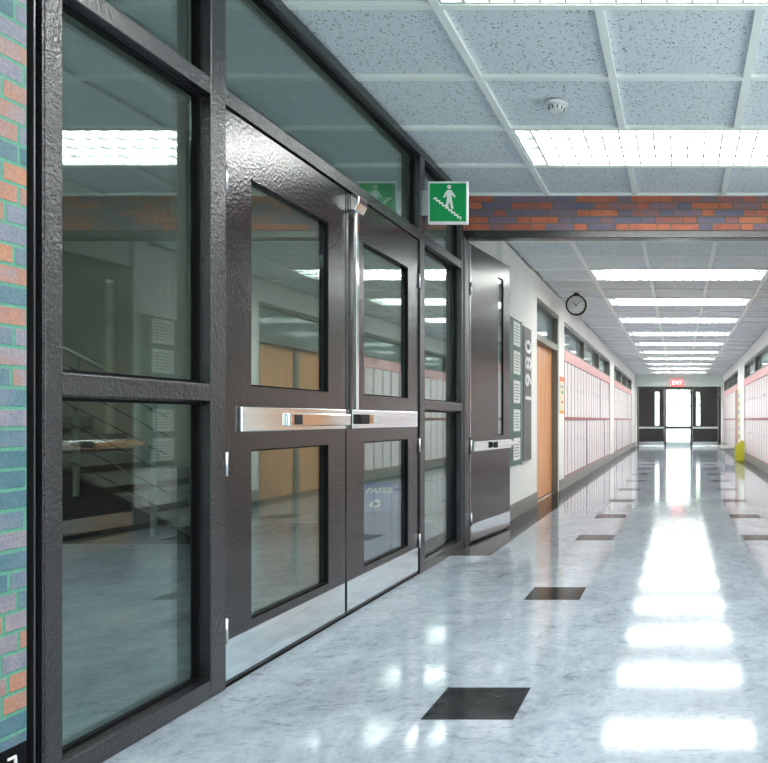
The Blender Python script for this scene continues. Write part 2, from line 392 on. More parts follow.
mb.box(XF-0.03, XF-0.002, 2.0335, 2.0395, 0, zt[1], M_frame)
mb.build('trim_3', kind='structure', label='black joint strip between brick wall and glazed screen', cat='trim')
XG = XF - 0.062
def pane(n, seg, z, label):
    a, b = seg; z0, z1 = z
    g = MB(); g.box(XG-0.010, XG, a+0.004, b-0.004, z0+0.004, z1-0.004, M_glass)
    o = g.build('window_%d' % n, kind='structure', label=label, cat='window')
    r = MB(); ring_yz(r, XG+0.0005, XG+0.020, a+0.0005, b-0.0005, z0+0.0005, z1-0.0005, 0.013, M_black)
    r.build('glazing_bead', parent=o)
    t = MB(); ring_yz(t, XG+0.0205, XG+0.026, a+0.0005, b-0.0005, z0+0.0005, z1-0.0005, 0.004, M_frame)
    t.build('edge_trim', parent=o)
pane(1, segs[0], (zr[1], zh[0]), 'large upper pane beside the brick wall')
pane(2, segs[0], (zb[1], zr[0]), 'large lower pane beside the brick wall')
pane(3, segs[0], (zh[1], zt[0]), 'transom pane above the pane beside the brick wall')
pane(4, segs[1], (zh[1], zt[0]), 'long transom pane above the double doors')
pane(5, segs[2], (zh[1], zt[0]), 'short transom pane behind the green stair sign')
pane(6, segs[2], (zr[1], zh[0]), 'narrow upper pane right of the double doors')
pane(7, segs[2], (zb[1], zr[0]), 'narrow lower pane right of the double doors')

# ---- the two glazed door leaves
def door_leaf(n, y0, y1, wy0, wy1, label, hinge_y, b0, b1, lead):
    xf, xb = -1.69, -1.738
    root = empty('door_%d' % n, (xf, (y0+y1)/2, 0), label, 'door', kind='structure')
    z0, z1 = 0.012, 2.160
    f = MB()
    f.box(xb, xf, y0, wy0, z0, z1, M_leaf); f.box(xb, xf, wy1, y1, z0, z1, M_leaf)
    for (a, b) in ((z0, 0.212), (0.881, 1.133), (1.950, z1)): f.box(xb, xf, wy0, wy1, a, b, M_leaf)
    f.build('leaf', parent=root)
    for nm, (a, b) in (('upper_pane', (1.133, 1.950)), ('lower_pane', (0.212, 0.881))):
        g = MB(); g.box(xf-0.030, xf-0.022, wy0+0.004, wy1-0.004, a+0.004, b-0.004, M_glass)
        p = g.build(nm, parent=root)
        r = MB(); ring_yz(r, xf-0.0215, xf-0.003, wy0+0.0005, wy1-0.0005, a+0.0005, b-0.0005, 0.006, M_black)
        r.build('gasket', parent=p)
    kp = MB(); kp.box(xf+0.0002, xf+0.003, y0+0.004, y1-0.014, 0.027, 0.176, M_steel); kp.build('kickplate', parent=root, label='brushed steel kickplate')
    # push bar: base rail, raised pad, dark latch pocket
    pb = MB(); pb.box(xf+0.0002, xf+0.012, b0, b1, 0.953, 1.052, M_steel); bar = pb.build('push_bar', parent=root, bevel=0.004, label='brushed steel push bar')
    q = MB()
    if lead == 1:
        q.box(xf+0.0122, xf+0.026, b0+0.33, b1+0.02, 0.972, 1.028, M_chrome); q.build('push_pad', parent=bar, bevel=0.004)
        q = MB(); q.box(xf+0.0262, xf+0.029, b0+0.345, b0+0.465, 0.976, 1.024, M_chrome); q.build('latch_plate', parent=bar)
        q = MB(); q.box(xf+0.0292, xf+0.031, b0+0.375, b0+0.440, 0.979, 1.022, M_slot); q.build('latch_slot', parent=bar)
    else:
        for zz in (0.985, 1.0, 1.015): q.box(xf+0.0122, xf+0.030, b0+0.32, b0+0.75, zz-0.003, zz+0.003, M_chrome)
        q.build('bar_rib', parent=bar)
        q = MB(); q.box(xf+0.0122, xf+0.040, b0+0.03, b0+0.14, 0.978, 1.028, M_slot); q.build('latch_slot', parent=bar)
        q = MB(); q.box(xf+0.0122, xf+0.038, b0+0.155, b0+0.205, 0.980, 1.026, mat('copper_latch', (0.62, 0.32, 0.18), 0.3, 0.8)); q.build('latch_plate', parent=bar)
        q = MB(); q.box(xf+0.012, xf+0.030, y0+0.055, y0+0.085, 1.0525, 2.07, M_chrome); q.build('latch_rod', parent=root, bevel=0.004, label='vertical chrome latch rod')
        q = MB(); q.prism([(xf+0.0002, y0+0.02, 2.158), (xf+0.055, y0+0.02, 2.145), (xf+0.055, y0+0.02, 2.11), (xf+0.035, y0+0.02, 2.0705), (xf+0.0002, y0+0.02, 2.0705)], (0, 0.11, 0), M_chrome)
        q.build('top_latch', parent=root, bevel=0.004, label='chrome latch box at the top')
    for zc in (1.90, 0.835, 0.215):
        h = MB(); h.tube((xf+0.008, hinge_y, zc-0.045), (xf+0.008, hinge_y, zc+0.045), 0.006, M_alu, 10); h.build('hinge', parent=root, label='pale metal hinge')
    return root
door_leaf(1, 2.862, 3.900, 3.042, 3.712, 'dark glazed door leaf nearest the brick wall, hinged on its left', 2.862, 2.955, 3.885, 1)
door_leaf(2, 3.912, 4.990, 4.128, 4.805, 'dark glazed door leaf with a vertical chrome latch rod', 4.992, 3.962, 4.945, 2)
mb = MB(); mb.box(XI, XF-0.062, M2[1], M3[0], 2.164, 2.1675, M_black); mb.box(XI, XF-0.01, M2[1], M3[0], 0.0, 0.006, M_black)
mb.build('trim_4', kind='structure', label='black door stop and threshold of the double doors', cat='trim')

# ---- stairwell behind the glass
YS = 7.45
mb = MB()
mb.box(-6.6, -1.98, YS, YS+0.15, 0, 3.8, M_rough)
mb.build('wall_stairwell', kind='structure', label='rough plaster wall of the stairwell behind the glass', cat='wall')
mb = MB(); mb.box(-6.75, -6.6, -0.6, YS+0.15, 0, 3.8, M_rough); mb.box(-6.75, XF-0.2, -0.75, -0.6, 0, 3.8, M_rough)
mb.box(XF-0.16, XF-0.1, -0.6, YB+0.3, H1+0.0, 3.8, M_rough); mb.box(-1.99, -1.86, 6.25, YS, 0, 3.8, M_rough)
mb.build('wall_stairwell_side', kind='structure', label='plaster side walls of the stairwell', cat='wall')
mb = MB(); mb.box(-6.75, XF-0.1, -0.75, YS+0.15, 3.8, 3.9, M_white)
mb.build('ceiling_stairwell', kind='structure', label='high ceiling of the stairwell behind the glass', cat='ceiling')

# ---- long corridor walls
def corridor_wall(s, door, bays, name, base_name):
    mb = MB(); sk = MB()
    f = lambda d: s*(XW+d)                              # d = depth into the wall
    def seg(y0, y1, z0, z1, d0=0.0, d1=0.30, m=M_wall): mb.box(f(d0), f(d1), y0, y1, z0, z1, m)
    top = H2+0.3
    seg(YB+0.27 if s < 0 else YB+0.27, 7.30, 0, top, 0.055)
    seg(7.30, door[0], 0, top)
    seg(door[0], door[1], 2.45, top); seg(door[0], door[1], 0, 2.45, 0.20)
    y = door[1]
    for (a, b) in bays:
        seg(y, a, 0, top)
        seg(a, b, 2.436, top); seg(a, b, 0.0, 2.436, 0.135); seg(a, b, 0, 0.150, 0.0, 0.1345)
        y = b
    seg(y, YE+0.2, 0, top)
    o = mb.build(name, kind='structure', label='white plaster wall on the %s side of the long corridor' % ('clock' if s < 0 else 'yellow bench'), cat='wall')
    for (a, b) in ((7.302, door[0]-0.001), (door[1]+0.03, YE-0.02)): sk.box(f(-0.012), f(-0.0005), a, b, 0.0015, 0.156, M_skirt)
    sk.build(base_name, kind='structure', label='grey stone baseboard along the %s corridor wall' % ('clock side' if s < 0 else 'bench side'), cat='baseboard')
LB = [(11.25, 18.75), (19.85, 27.35)]; RB = [(11.7, 19.84), (21.9, 28.75)]
LD = (9.08, 10.74); RD = (9.35, 11.25)
corridor_wall(-1, LD, LB, 'wall_corridor_left', 'baseboard_corridor_left')
corridor_wall(1, RD, RB, 'wall_corridor_right', 'baseboard_corridor_right')

# wooden classroom doors with transom
def class_door(n, wn, s, y0, y1, leaves, label, hy):
    f = lambda d: s*(XW+d)
    fr = MB(); dep = (0.012, 0.196)
    fr.box(f(dep[0]), f(dep[1]), y0+0.001, y0+0.05, 0.002, 2.448, M_bronze); fr.box(f(dep[0]), f(dep[1]), y1-0.05, y1-0.001, 0.002, 2.448, M_bronze)
    fr.box(f(dep[0]), f(dep[1]), y0+0.05, y1-0.05, 2.40, 2.448, M_bronze); fr.box(f(dep[0]), f(dep[1]), y0+0.05, y1-0.05, 1.955, 2.04, M_bronze)
    for (a, b) in zip(leaves[:-1], leaves[1:]): fr.box(f(0.06), f(0.16), a[1]+0.004, b[0]-0.004, 0.002, 1.954, M_bronze)
    fr.build('trim_%d' % (n+3), bevel=0.004, kind='structure', label='grey bronze door frame on the %s wall' % ('clock side' if s < 0 else 'bench side'), cat='door frame')
    g = MB(); g.box(f(0.085), f(0.095), y0+0.051, y1-0.051, 2.041, 2.399, M_tglass)
    g.build('window_%d' % wn, kind='structure', label='transom pane over the wooden door on the %s wall' % ('clock side' if s < 0 else 'bench side'), cat='window')
    for i, (a, b) in enumerate(leaves):
        d = MB(); d.box(f(0.092), f(0.135), a, b, 0.008, 1.952, M_wood)
        o = d.build('door_%d' % (n+i), bevel=0.002, kind='structure', label=label[i], cat='door')
        h = MB(); hh = hy[i]
        h.tube((f(0.0918), hh, 0.83), (f(0.045), hh, 0.83), 0.011, M_grey, 10); h.tube((f(0.05), hh-0.008, 0.83), (f(0.05), hh+0.11, 0.83), 0.010, M_grey, 10)
        h.build('door_handle', parent=o, label='dark lever handle')
class_door(3, 8, -1, LD[0], LD[1], [(LD[0]+0.053, LD[1]-0.053)], ['orange wooden door beside the 1980 plaque'], [9.22])
class_door(4, 9, 1, RD[0], RD[1], [(9.405, 10.36), (10.47, 11.195)], ['wide orange wooden leaf across from the 1980 plaque', 'narrow orange wooden leaf across from the 1980 plaque'], [10.22, 10.6])

# transom windows over the lockers
wn = 10
for s, bays, side in ((-1, LB, 'clock side'), (1, RB, 'bench side')):
    for bi, (a, b) in enumerate(bays):
        f = lambda d: s*(XW+d)
        fr = MB(); w = 0.055; n = 3; z0, z1 = 2.03, 2.434; pitch = (b-a)/n
        fr.box(f(0.012), f(0.132), a+0.001, b-0.001, z1-w, z1, M_bronze); fr.box(f(0.012), f(0.132), a+0.001, b-0.001, z0, z0+w*0.7, M_bronze)
        for i in range(n+1):
            c = a + pitch*i; c0 = max(a+0.001, c-w); c1 = min(b-0.001, c+w)
            fr.box(f(0.012), f(0.132), c0, c1, z0+w*0.7+0.0005, z1-w-0.0005, M_bronze)
        o = fr.build('window_%d' % wn, bevel=0.004, kind='structure', label='bronze transom window over the %s lockers on the %s' % ('nearer' if bi == 0 else 'farther', side), cat='window'); wn += 1
        for i in range(n):
            g = MB(); c0 = a+pitch*i+w; c1 = a+pitch*(i+1)-w
            g.box(f(0.085), f(0.095), c0+0.001, c1-0.001, z0+w*0.7+0.001, z1-w-0.001, M_tglass); g.build('pane', parent=o)

# end wall with its glazed opening
ex = 1.60
mb = MB(); mb.box(-XW-0.3, XW+0.3, YE, YE+0.2, 2.275, H2+0.3, M_mint); mb.box(-XW-0.3, -ex, YE, YE+0.2, 0, 2.275, M_wall); mb.box(ex, XW+0.3, YE, YE+0.2, 0, 2.275, M_wall)
mb.build('wall_end', kind='structure', label='pale mint wall at the far end of the corridor', cat='wall')
mb = MB(); F0, F1 = YE-0.02, YE+0.12
for (a, b) in ((-ex+0.001, -1.555), (-0.57, -0.49), (0.43, 0.51), (1.50, ex-0.001)): mb.box(a, b, F0, F1, 0.002, 2.274, M_frame)
mb.box(-1.5545, -0.5705, F0, F1, 2.22, 2.274, M_frame); mb.box(0.5105, 1.4995, F0, F1, 2.22, 2.274, M_frame); mb.box(-0.4895, 0.4295, F0, F1, 2.15, 2.274, M_frame)
mb.box(-0.4895, 0.4295, F0, F1, 0.65, 0.755, M_frame); mb.box(-0.4895, 0.4295, F0, F1, 0.002, 0.15, M_frame)
mb.build('trim_7', bevel=0.004, kind='structure', label='dark frame of the far exit doors', cat='frame')
mb = MB(); mb.box(-0.489, 0.429, YE+0.04, YE+0.05, 0.756, 2.149, M_clear); mb.box(-0.489, 0.429, YE+0.04, YE+0.05, 0.151, 0.649, M_clear)
o = mb.build('window_20', kind='structure', label='bright glass panel between the far exit doors', cat='window')
mb = MB(); mb.box(-0.487, 0.427, F0-0.006, F0-0.001, 0.004, 0.148, M_steel); mb.build('kickplate', parent=o)
for n, (a, b, s0, s1) in ((6, (-1.552, -0.573, -0.92, -0.76)), (7, (0.513, 1.497, 0.66, 0.81))):
    root = empty('door_%d' % n, ((a+b)/2, YE, 0), 'dark exit door at the corridor end, %s the bright panel' % ('left of' if n == 6 else 'right of'), 'door', kind='structure')
    d = MB(); za, zb_ = 0.79, 2.07
    d.box(a, s0, YE, YE+0.045, 0.01, 2.219, M_leaf); d.box(s1, b, YE, YE+0.045, 0.01, 2.219, M_leaf)
    d.box(s0, s1, YE, YE+0.045, 0.01, za, M_leaf); d.box(s0, s1, YE, YE+0.045, zb_, 2.219, M_leaf); d.build('leaf', parent=root)
    d = MB(); d.box(s0, s1, YE+0.018, YE+0.026, za, zb_, M_clear); d.build('vision_panel', parent=root)
    d = MB(); d.box(a+0.02, b-0.02, YE-0.05, YE-0.001, 0.665, 0.735, M_steel); d.build('push_bar', parent=root)
    d = MB(); d.box(a+0.02, b-0.02, YE-0.006, YE-0.001, 0.02, 0.16, M_steel); d.build('kickplate', parent=root)
mb = MB(); mb.box(-8, 8, YE+0.2, YE+20, -0.15, -0.02, M_pavement)
mb.build('ground_outside', kind='structure', label='bright paving outside the far exit', cat='ground')

# ================================================================ THINGS
# ---- open corridor door leaves (hooked back against the walls)
def open_leaf(s, n, label):
    a = Vector((-1.678, 6.17)); b = Vector((-1.566, 7.13)); L = (b-a).length; ang = math.atan2(b.x-a.x, b.y-a.y)
    root = empty('door_%d' % n, (a.x*-s if s > 0 else a.x, a.y, 0), label, 'door', kind='structure')
    if s > 0: root.location.x = -a.x
    # local: u along the leaf (+Y), face towards the corridor at local X=0 (times side)
    q = -1 if s > 0 else 1
    def bx(mb, d0, d1, u0, u1, z0, z1, m): mb.box(q*d0, q*d1, u0, u1, z0, z1, m)
    org = Vector(root.location)
    def fin(mb, name, parent=root, **kw):
        for v in mb.bm.verts: v.co += org
        return mb.build(name, parent=parent, **kw)
    s0, s1, za, zb_ = 0.66, 0.79, 0.865, 2.265
    f = MB(); t = -0.04
    bx(f, t, 0, 0.012, s0, 0.012, 2.415, M_leaf); bx(f, t, 0, s1, L, 0.012, 2.415, M_leaf); bx(f, t, 0, s0, s1, 0.012, za, M_leaf); bx(f, t, 0, s0, s1, zb_, 2.415, M_leaf)
    fin(f, 'leaf')
    g = MB(); bx(g, -0.018, -0.010, s0+0.001, s1-0.001, za+0.001, zb_-0.001, M_glass); p = fin(g, 'vision_panel')
    g = MB(); bx(g, -0.0095, -0.002, s0+0.0005, s0+0.008, za, zb_, M_black); bx(g, -0.0095, -0.002, s1-0.008, s1-0.0005, za, zb_, M_black)
    bx(g, -0.0095, -0.002, s0+0.008, s1-0.008, zb_-0.01, zb_-0.0005, M_black); bx(g, -0.0095, -0.002, s0+0.008, s1-0.008, za+0.0005, za+0.01, M_black); fin(g, 'gasket')
    k_ = MB(); bx(k_, 0.0003, 0.003, 0.02, L-0.004, 0.022, 0.158, M_steel); fin(k_, 'kickplate', label='brushed steel kickplate')
    pb = MB(); bx(pb, 0.0003, 0.028, 0.03, L-0.03, 0.742, 0.824, M_steel); bar = fin(pb, 'push_bar', bevel=0.004, label='brushed steel push bar')
    c = MB(); bx(c, 0.0285, 0.05, 0.47, L+0.07, 0.765, 0.808, M_chrome); fin(c, 'push_pad', bevel=0.004)
    c = MB(); bx(c, 0.0505, 0.054, 0.41, 0.50, 0.760, 0.812, M_slot); fin(c, 'latch_slot')
    for (z0, z1) in ((0.02, 0.72), (0.86, 2.40)):
        c = MB(); bx(c, -0.03, 0.006, -0.002, 0.0115, z0, z1, M_alu); fin(c, 'edge_strip')
    for zc in (2.05, 0.79, 0.2):
        c = MB(); c.tube((q*0.012, 0.002, zc-0.05), (q*0.012, 0.002, zc+0.05), 0.009, M_alu, 10); fin(c, 'hinge')
    root.rotation_euler = (0, 0, -ang if s < 0 else ang)
open_leaf(-1, 8, 'dark door leaf with a slit window standing open beside the notice board')
open_leaf(1, 9, 'dark slit-window door leaf opened back on the bench side wall')

# ---- ceiling lights
def lamp_proto():
    root = empty('ceiling_light', (0, 0, 0))
    h = MB(); x0, x1, y0, y1 = GX[0]+0.019, GX[3]-0.019, 0.019, P-0.019; t = 0.012; zt_ = 0.11
    h.box(x0, x1, y0, y1, zt_, zt_+t, M_reflect); h.box(x0, x1, y0, y0+t, 0, zt_, M_reflect); h.box(x0, x1, y1-t, y1, 0, zt_, M_reflect)
    h.box(x0, x0+t, y0+t, y1-t, 0, zt_, M_reflect); h.box(x1-t, x1, y0+t, y1-t, 0, zt_, M_reflect)
    h.build('housing', parent=root)
    for i in range(4):
        yc = y0 + (y1-y0)*(i+0.5)/4
        d = MB(); d.box(-0.87, 0.88, yc-0.060, yc+0.060, 0.026, 0.050, M_lamp); d.build('lamp_tube', parent=root)
    l = MB()
    for i in range(1, 4):
        yc = y0 + (y1-y0)*i/4; l.box(x0+t, x1-t, yc-0.006, yc+0.006, 0.002, 0.020, M_louver)
    nx = 19
    for i in range(1, nx):
        xc = x0 + (x1-x0)*i/nx
        for j in range(4): 
            ya = y0 + (y1-y0)*j/4 + (t if j == 0 else 0.0065); yb = y0 + (y1-y0)*(j+1)/4 - (t if j == 3 else 0.0065)
            l.box(xc-0.006, xc+0.006, ya, yb, 0.002, 0.020, M_louver)
    l.build('louver', parent=root)
    return root
proto = lamp_proto(); first = True
ordn = ['first', 'second', 'third', 'fourth', 'fifth', 'sixth', 'seventh', 'eighth', 'ninth', 'tenth']
spots = [(L1[0], H1, 'lit ceiling light right in front of the brick beam'), (L1[1], H1, 'lit ceiling light cut by the top edge of the picture'),
         (L1[2], H1, 'unseen ceiling light added overhead in the near hall'), (L1[3], H1, 'unseen ceiling light added towards the near end wall')]  # these two hang out of view, added for their light
spots += [(y, H2, '%s lit ceiling light beyond the brick beam' % ordn[i]) for i, y in enumerate(L2)]
for i, (y, z, lab) in enumerate(spots):
    o = proto if i == 0 else copy_tree(proto)
    o.location = (0, y, z-0.001); tag(o, lab, 'ceiling light', 'louvred ceiling lights along the corridor')
o = copy_tree(proto); o.location = (-4.0, 3.0, 3.69); tag(o, 'unseen ceiling light added to brighten the stairwell behind the glass', 'ceiling light', 'louvred ceiling lights along the corridor')  # extra fixture out of view, added to light the stairwell wall

# ---- smoke detectors
def detector(x, y, z, r, label):
    root = empty('smoke_detector', (x, y, z), label, 'smoke detector')
    a = MB(); a.tube((x, y, z), (x, y, z-0.018), r, M_white, 24, r*0.94); a.build('base', parent=root)
    a = MB(); a.tube((x, y, z-0.0182), (x, y, z-0.045), r*0.78, M_white, 24, r*0.55); b = a.build('sensor_head', parent=root)
    a = MB()
    for i in range(10):
        t = 2*math.pi*i/10; c, s_ = math.cos(t), math.sin(t); a.tube((x+c*r*0.70, y+s_*r*0.70, z-0.026), (x+c*r*0.60, y+s_*r*0.60, z-0.042), r*0.06, M_grey, 6)
    a.build('vent', parent=b)
detector(-0.69, 4.33, H1+0.006, 0.066, 'round white smoke detector on the tile left of the nearest light')
detector(-1.46, 21.8, H2+0.006, 0.06, 'tiny white smoke detector far down the corridor ceiling')

# ---- green stair sign
Y = 5.045; sx0, sx1, sz0, sz1 = -1.642, -1.380, 2.279, 2.560
root = empty('stair_sign', ((sx0+sx1)/2, Y, sz0), 'green sign of a person walking down stairs on the door frame', 'sign')
a = MB(); a.box(sx0, sx1, Y-0.010, Y+0.010, sz0, sz1, M_white); a.build('panel', parent=root, bevel=0.004)
a = MB(); a.box(sx0+0.012, sx1-0.012, Y-0.0125, Y-0.0102, sz0+0.018, sz1-0.014, M_green); face = a.build('green_face', parent=root)
a = MB(); a.box(XF+0.0002, sx0-0.0002, Y-0.006, Y+0.006, 2.34, 2.50, M_alu); a.build('bracket', parent=root)
def sp(u, v): return (sx0 + (sx1-sx0)*u, Y-0.0127, sz1 - (sz1-sz0)*v)      # u,v in the sign's own square, v down
def poly(mb, pts): mb.prism([sp(*p) for p in pts], (0, -0.0012, 0), M_white)
a = MB()
z = [(0.14, 0.405)]                                                     # zigzag flight of steps
u, v = 0.16, 0.385
top_, n = [(u, v)], 9
for i in range(n): top_ += [(u+0.075, v), (u+0.075, v+0.055)]; u += 0.075; v += 0.055
poly(a, top_ + [(p[0]-0.028, p[1]+0.036) for p in reversed(top_)])
a.build('stair_mark', parent=face)
a = MB()
poly(a, [(0.535+0.05*math.cos(t), 0.135+0.047*math.sin(t)) for t in [2*math.pi*i/20 for i in range(20)]])     # head
poly(a, [(0.49, 0.205), (0.58, 0.205), (0.62, 0.25), (0.70, 0.36), (0.67, 0.385), (0.60, 0.305), (0.60, 0.42), (0.645, 0.64), (0.585, 0.64), (0.545, 0.47), (0.515, 0.545), (0.50, 0.63), (0.44, 0.60), (0.475, 0.44), (0.475, 0.32), (0.415, 0.39), (0.385, 0.37), (0.44, 0.27)])
a.build('walker_mark', parent=face)

# ---- clock hung from the ceiling
cx, cy, cz, cr = -1.387, 10.40, 2.548, 0.141
root = empty('wall_clock', (cx, cy, cz-cr), 'round black-rimmed clock hanging above the wooden door', 'clock')
a = MB(); a.ring((cx, cy, cz), cr*0.86, cr, -0.03, 0.03, M_slot); a.build('rim', parent=root)
a = MB(); a.tube((cx, cy-0.02, cz), (cx, cy+0.02, cz), cr*0.855, mat('clock_white', (0.75, 0.76, 0.74), 0.5), 40); fc = a.build('dial', parent=root)
for i in range(12):
    a = MB(); t = math.pi*i/6; r0, r1 = cr*0.68, cr*0.79; a.tube((cx+r0*math.sin(t), cy-0.0215, cz+r0*math.cos(t)), (cx+r1*math.sin(t), cy-0.0215, cz+r1*math.cos(t)), 0.003, M_grey, 6)
    a.build('hour_mark', parent=fc)
for nm, t, l, r in (('minute_hand', 0.85, 0.66, 0.0032), ('hour_hand', -0.95, 0.44, 0.0045)):
    a = MB(); a.tube((cx-0.02*math.sin(t), cy-0.025, cz-0.02*math.cos(t)), (cx+cr*l*math.sin(t), cy-0.025, cz+cr*l*math.cos(t)), r, M_slot, 6); a.build(nm, parent=root)
a = MB(); a.tube((cx, cy, cz+cr), (cx, cy, H2-0.006), 0.012, M_slot, 10); a.box(cx-0.035, cx+0.035, cy-0.028, cy+0.028, cz+cr*0.99, cz+cr+0.02, M_slot); a.build('hanger', parent=root)

# ---- notice boards and sheets
sheet_z = [(1.754, 1.997), (1.465, 1.70), (1.17, 1.40), (0.884, 1.105), (0.59, 0.815)]
row_words = ['topmost', 'second from top', 'middle', 'fourth from top', 'lowest']
for s in (-1, 1):
    f = lambda d: s*(XW-d)
    y0, y1 = (7.46, 8.10) if s < 0 else (7.36, 8.02)
    where = 'beside the open door leaf on the clock side wall' if s < 0 else 'on the wall across from the 1980 plaque'
    root = empty('notice_board', (f(0), (y0+y1)/2, 0.54), 'tall green notice board ' + where, 'notice board')
    a = MB(); a.box(f(0.0005), f(0.018), y0, y1, 0.54, 2.02, M_board); a.build('panel', parent=root)
    a = MB(); a.box(f(0.0005), f(0.024), y1+0.0005, y1+0.02, 0.53, 2.03, M_boardframe); a.box(f(0.0005), f(0.024), y0-0.02, y0-0.0005, 0.53, 2.03, M_boardframe); a.build('edge_strip', parent=root)
    for i, (z0, z1) in enumerate(sheet_z):
        p0, p1 = (7.71, 8.03) if s < 0 else (7.52, 7.84)
        a = MB(); a.box(f(0.0185), f(0.0205), p0, p1, z0, z1, M_paper)
        o = a.build('notice', label='%s white notice sheet on the board %s' % (row_words[i], 'beside the 1980 plaque' if s < 0 else 'across from the 1980 plaque'), cat='notice', group='white sheets on the notice boards')
        a = MB()
        for q in range(6):
            zz = z1 - (z1-z0)*(0.18+0.13*q); a.box(f(0.0206), f(0.0210), p0+0.03, p1-0.03-0.05*random.random(), zz-0.005, zz+0.005, M_ink)
        a.build('print_lines', parent=o)

# ---- 1980 plaque
y0, y1, z0, z1 = 8.16, 8.585, 0.56, 2.0
root = empty('year_plaque', (-XW, (y0+y1)/2, z0), 'tall dark grey plaque reading 1980 upwards', 'sign')
a = MB(); a.box(-XW+0.0005, -XW+0.030, y0, y1, z0, z1, M_plaque); a.build('panel', parent=root, bevel=0.003)
for i, ch in enumerate('1980'):
    zc = (1.235, 1.43, 1.612, 1.792)[i]
    mt = Matrix.Translation((-XW+0.0355, 8.385, zc)) @ Matrix(((0, 0, 1, 0), (0, -1, 0, 0), (1, 0, 0, 0), (0, 0, 0, 1)))
    a = MB(); text_mb(a, ch, 0.43, mt, M_white, 0.005, 'CENTER', 0.72); a.build('digit', parent=root, label='white raised digit %s' % ch)

# ---- lockers: one bank per wall bay
def locker_bank(s, a, b, lower_gaps, upper_gaps, skip, label):
    f = lambda d: s*(XW+d)
    root = empty('locker_bank', (f(0), a, 0.151), label, 'lockers', 'locker banks in the corridor walls')
    bx = MB(); ya, yb = a+0.002, b-0.002
    bx.box(f(0.035), f(0.130), ya, yb, 0.152, 1.868, M_red); bx.build('carcass', parent=root)
    bx = MB(); bx.box(f(-0.006), f(0.130), ya, yb, 1.8685, 2.028, M_pink); bx.build('header', parent=root, label='pink header board')
    bx = MB(); bx.box(f(-0.004), f(0.0345), ya, yb, 1.0, 1.036, M_red); bx.box(f(-0.004), f(0.0345), ya, yb, 0.152, 0.166, M_red)
    bx.box(f(-0.004), f(0.0345), ya, ya+0.03, 0.1665, 0.9995, M_red); bx.box(f(-0.004), f(0.0345), ya, ya+0.03, 1.0365, 1.868, M_red); bx.build('frame', parent=root, label='red frame')
    if skip:
        bx = MB(); bx.box(f(-0.004), f(0.0345), a+0.035, a+skip-0.02, 1.0365, 1.868, M_red); bx.box(f(-0.004), f(0.0345), a+0.035, a+skip-0.02, 0.1665, 0.9995, M_red); bx.build('end_panel', parent=root, label='plain red end panel')
    def door_mesh(z0, z1, w):
        d = MB(); d.box(f(0.012), f(0.0340), 0, w, z0, z1, M_locker)
        for i in range(4): d.box(f(0.009), f(0.0118), w*0.25, w*0.75, z1-0.10-0.03*i, z1-0.088-0.03*i, M_locker)
        return d
    pitch = 0.395; n = 0
    for (z0, z1, gaps) in ((0.172, 0.992, lower_gaps), (1.042, 1.862, upper_gaps)):
        y = a + (skip or 0.04); proto_ = None
        while y + pitch < b:
            g = next((g for g in gaps if abs(a+g-y) < pitch/2), None)
            if g is not None:
                q = MB(); q.box(f(0.006), f(0.0345), y-0.01, y+0.085, z0, z1, M_grey); q.build('dark_strip', parent=root, label='dark strip between locker doors'); y += 0.10  # narrow dark grey strip between two doors
            if proto_ is None:
                d = door_mesh(z0, z1, pitch-0.042)
                for v in d.bm.verts: v.co.y += y
                proto_ = d.build('door', parent=root); off = y
                h = MB(); hz = z0+0.45 if z0 > 1 else z1-0.30; h.box(f(0.000), f(0.0118), y+0.28, y+0.298, hz-0.035, hz+0.035, M_handle)
                h.build('handle', parent=proto_)
            else:
                c = copy_tree(proto_, root); c.location = (0, y-off, 0)
            q = MB(); q.box(f(0.009), f(0.0345), y+pitch-0.038, y+pitch-0.008, z0, z1, M_red); q.build('divider', parent=root)
            y += pitch
    return root
locker_bank(-1, *LB[0], (2.85, 6.05), (5.25,), 0, 'pale locker bank nearest the orange wooden door on the clock side')
locker_bank(-1, *LB[1], (0.8, 3.1, 6.4), (5.2,), 0, 'pale locker bank farther down the clock side wall')
locker_bank(1, *RB[0], (), (), 0, 'pale locker bank nearer than the yellow bench panel')
locker_bank(1, *RB[1], (), (), 1.05, 'pale locker bank behind the bench with a red end panel')

# ---- posters on the corridor walls
def poster(s, y0, y1, z0, z1, label, bands, x=None):
    f = lambda d: s*(XW-d) if x is None else x - s*d
    a = MB(); a.box(f(0.0005), f(0.006), y0, y1, z0, z1, M_cream); o = a.build('poster', label=label, cat='poster')
    for (nm, ya, yb, za, zb2, m) in bands:
        a = MB(); a.box(f(0.0062), f(0.008), y0+(y1-y0)*ya, y0+(y1-y0)*yb, z0+(z1-z0)*za, z0+(z1-z0)*zb2, m); a.build(nm, parent=o)
poster(-1, 10.80, 11.18, 1.09, 1.61, 'narrow orange and teal poster between wooden door and lockers',
       [('heading_band', 0, 1, 0.88, 1, M_orange), ('picture_block', 0.1, 0.9, 0.70, 0.76, M_teal), ('picture_block', 0.35, 0.8, 0.54, 0.62, M_pgreen), ('picture_block', 0.3, 0.8, 0.28, 0.34, M_orange), ('footer_band', 0, 1, 0, 0.08, M_amber)])
poster(1, 21.0, 21.8, 0.35, 1.85, 'tall teal dotted poster beside the red locker panel',
       [('picture_block', 0.2, 0.8, 0.08+0.15*i, 0.17+0.15*i, M_teal if i % 2 else M_pgreen) for i in range(6)])

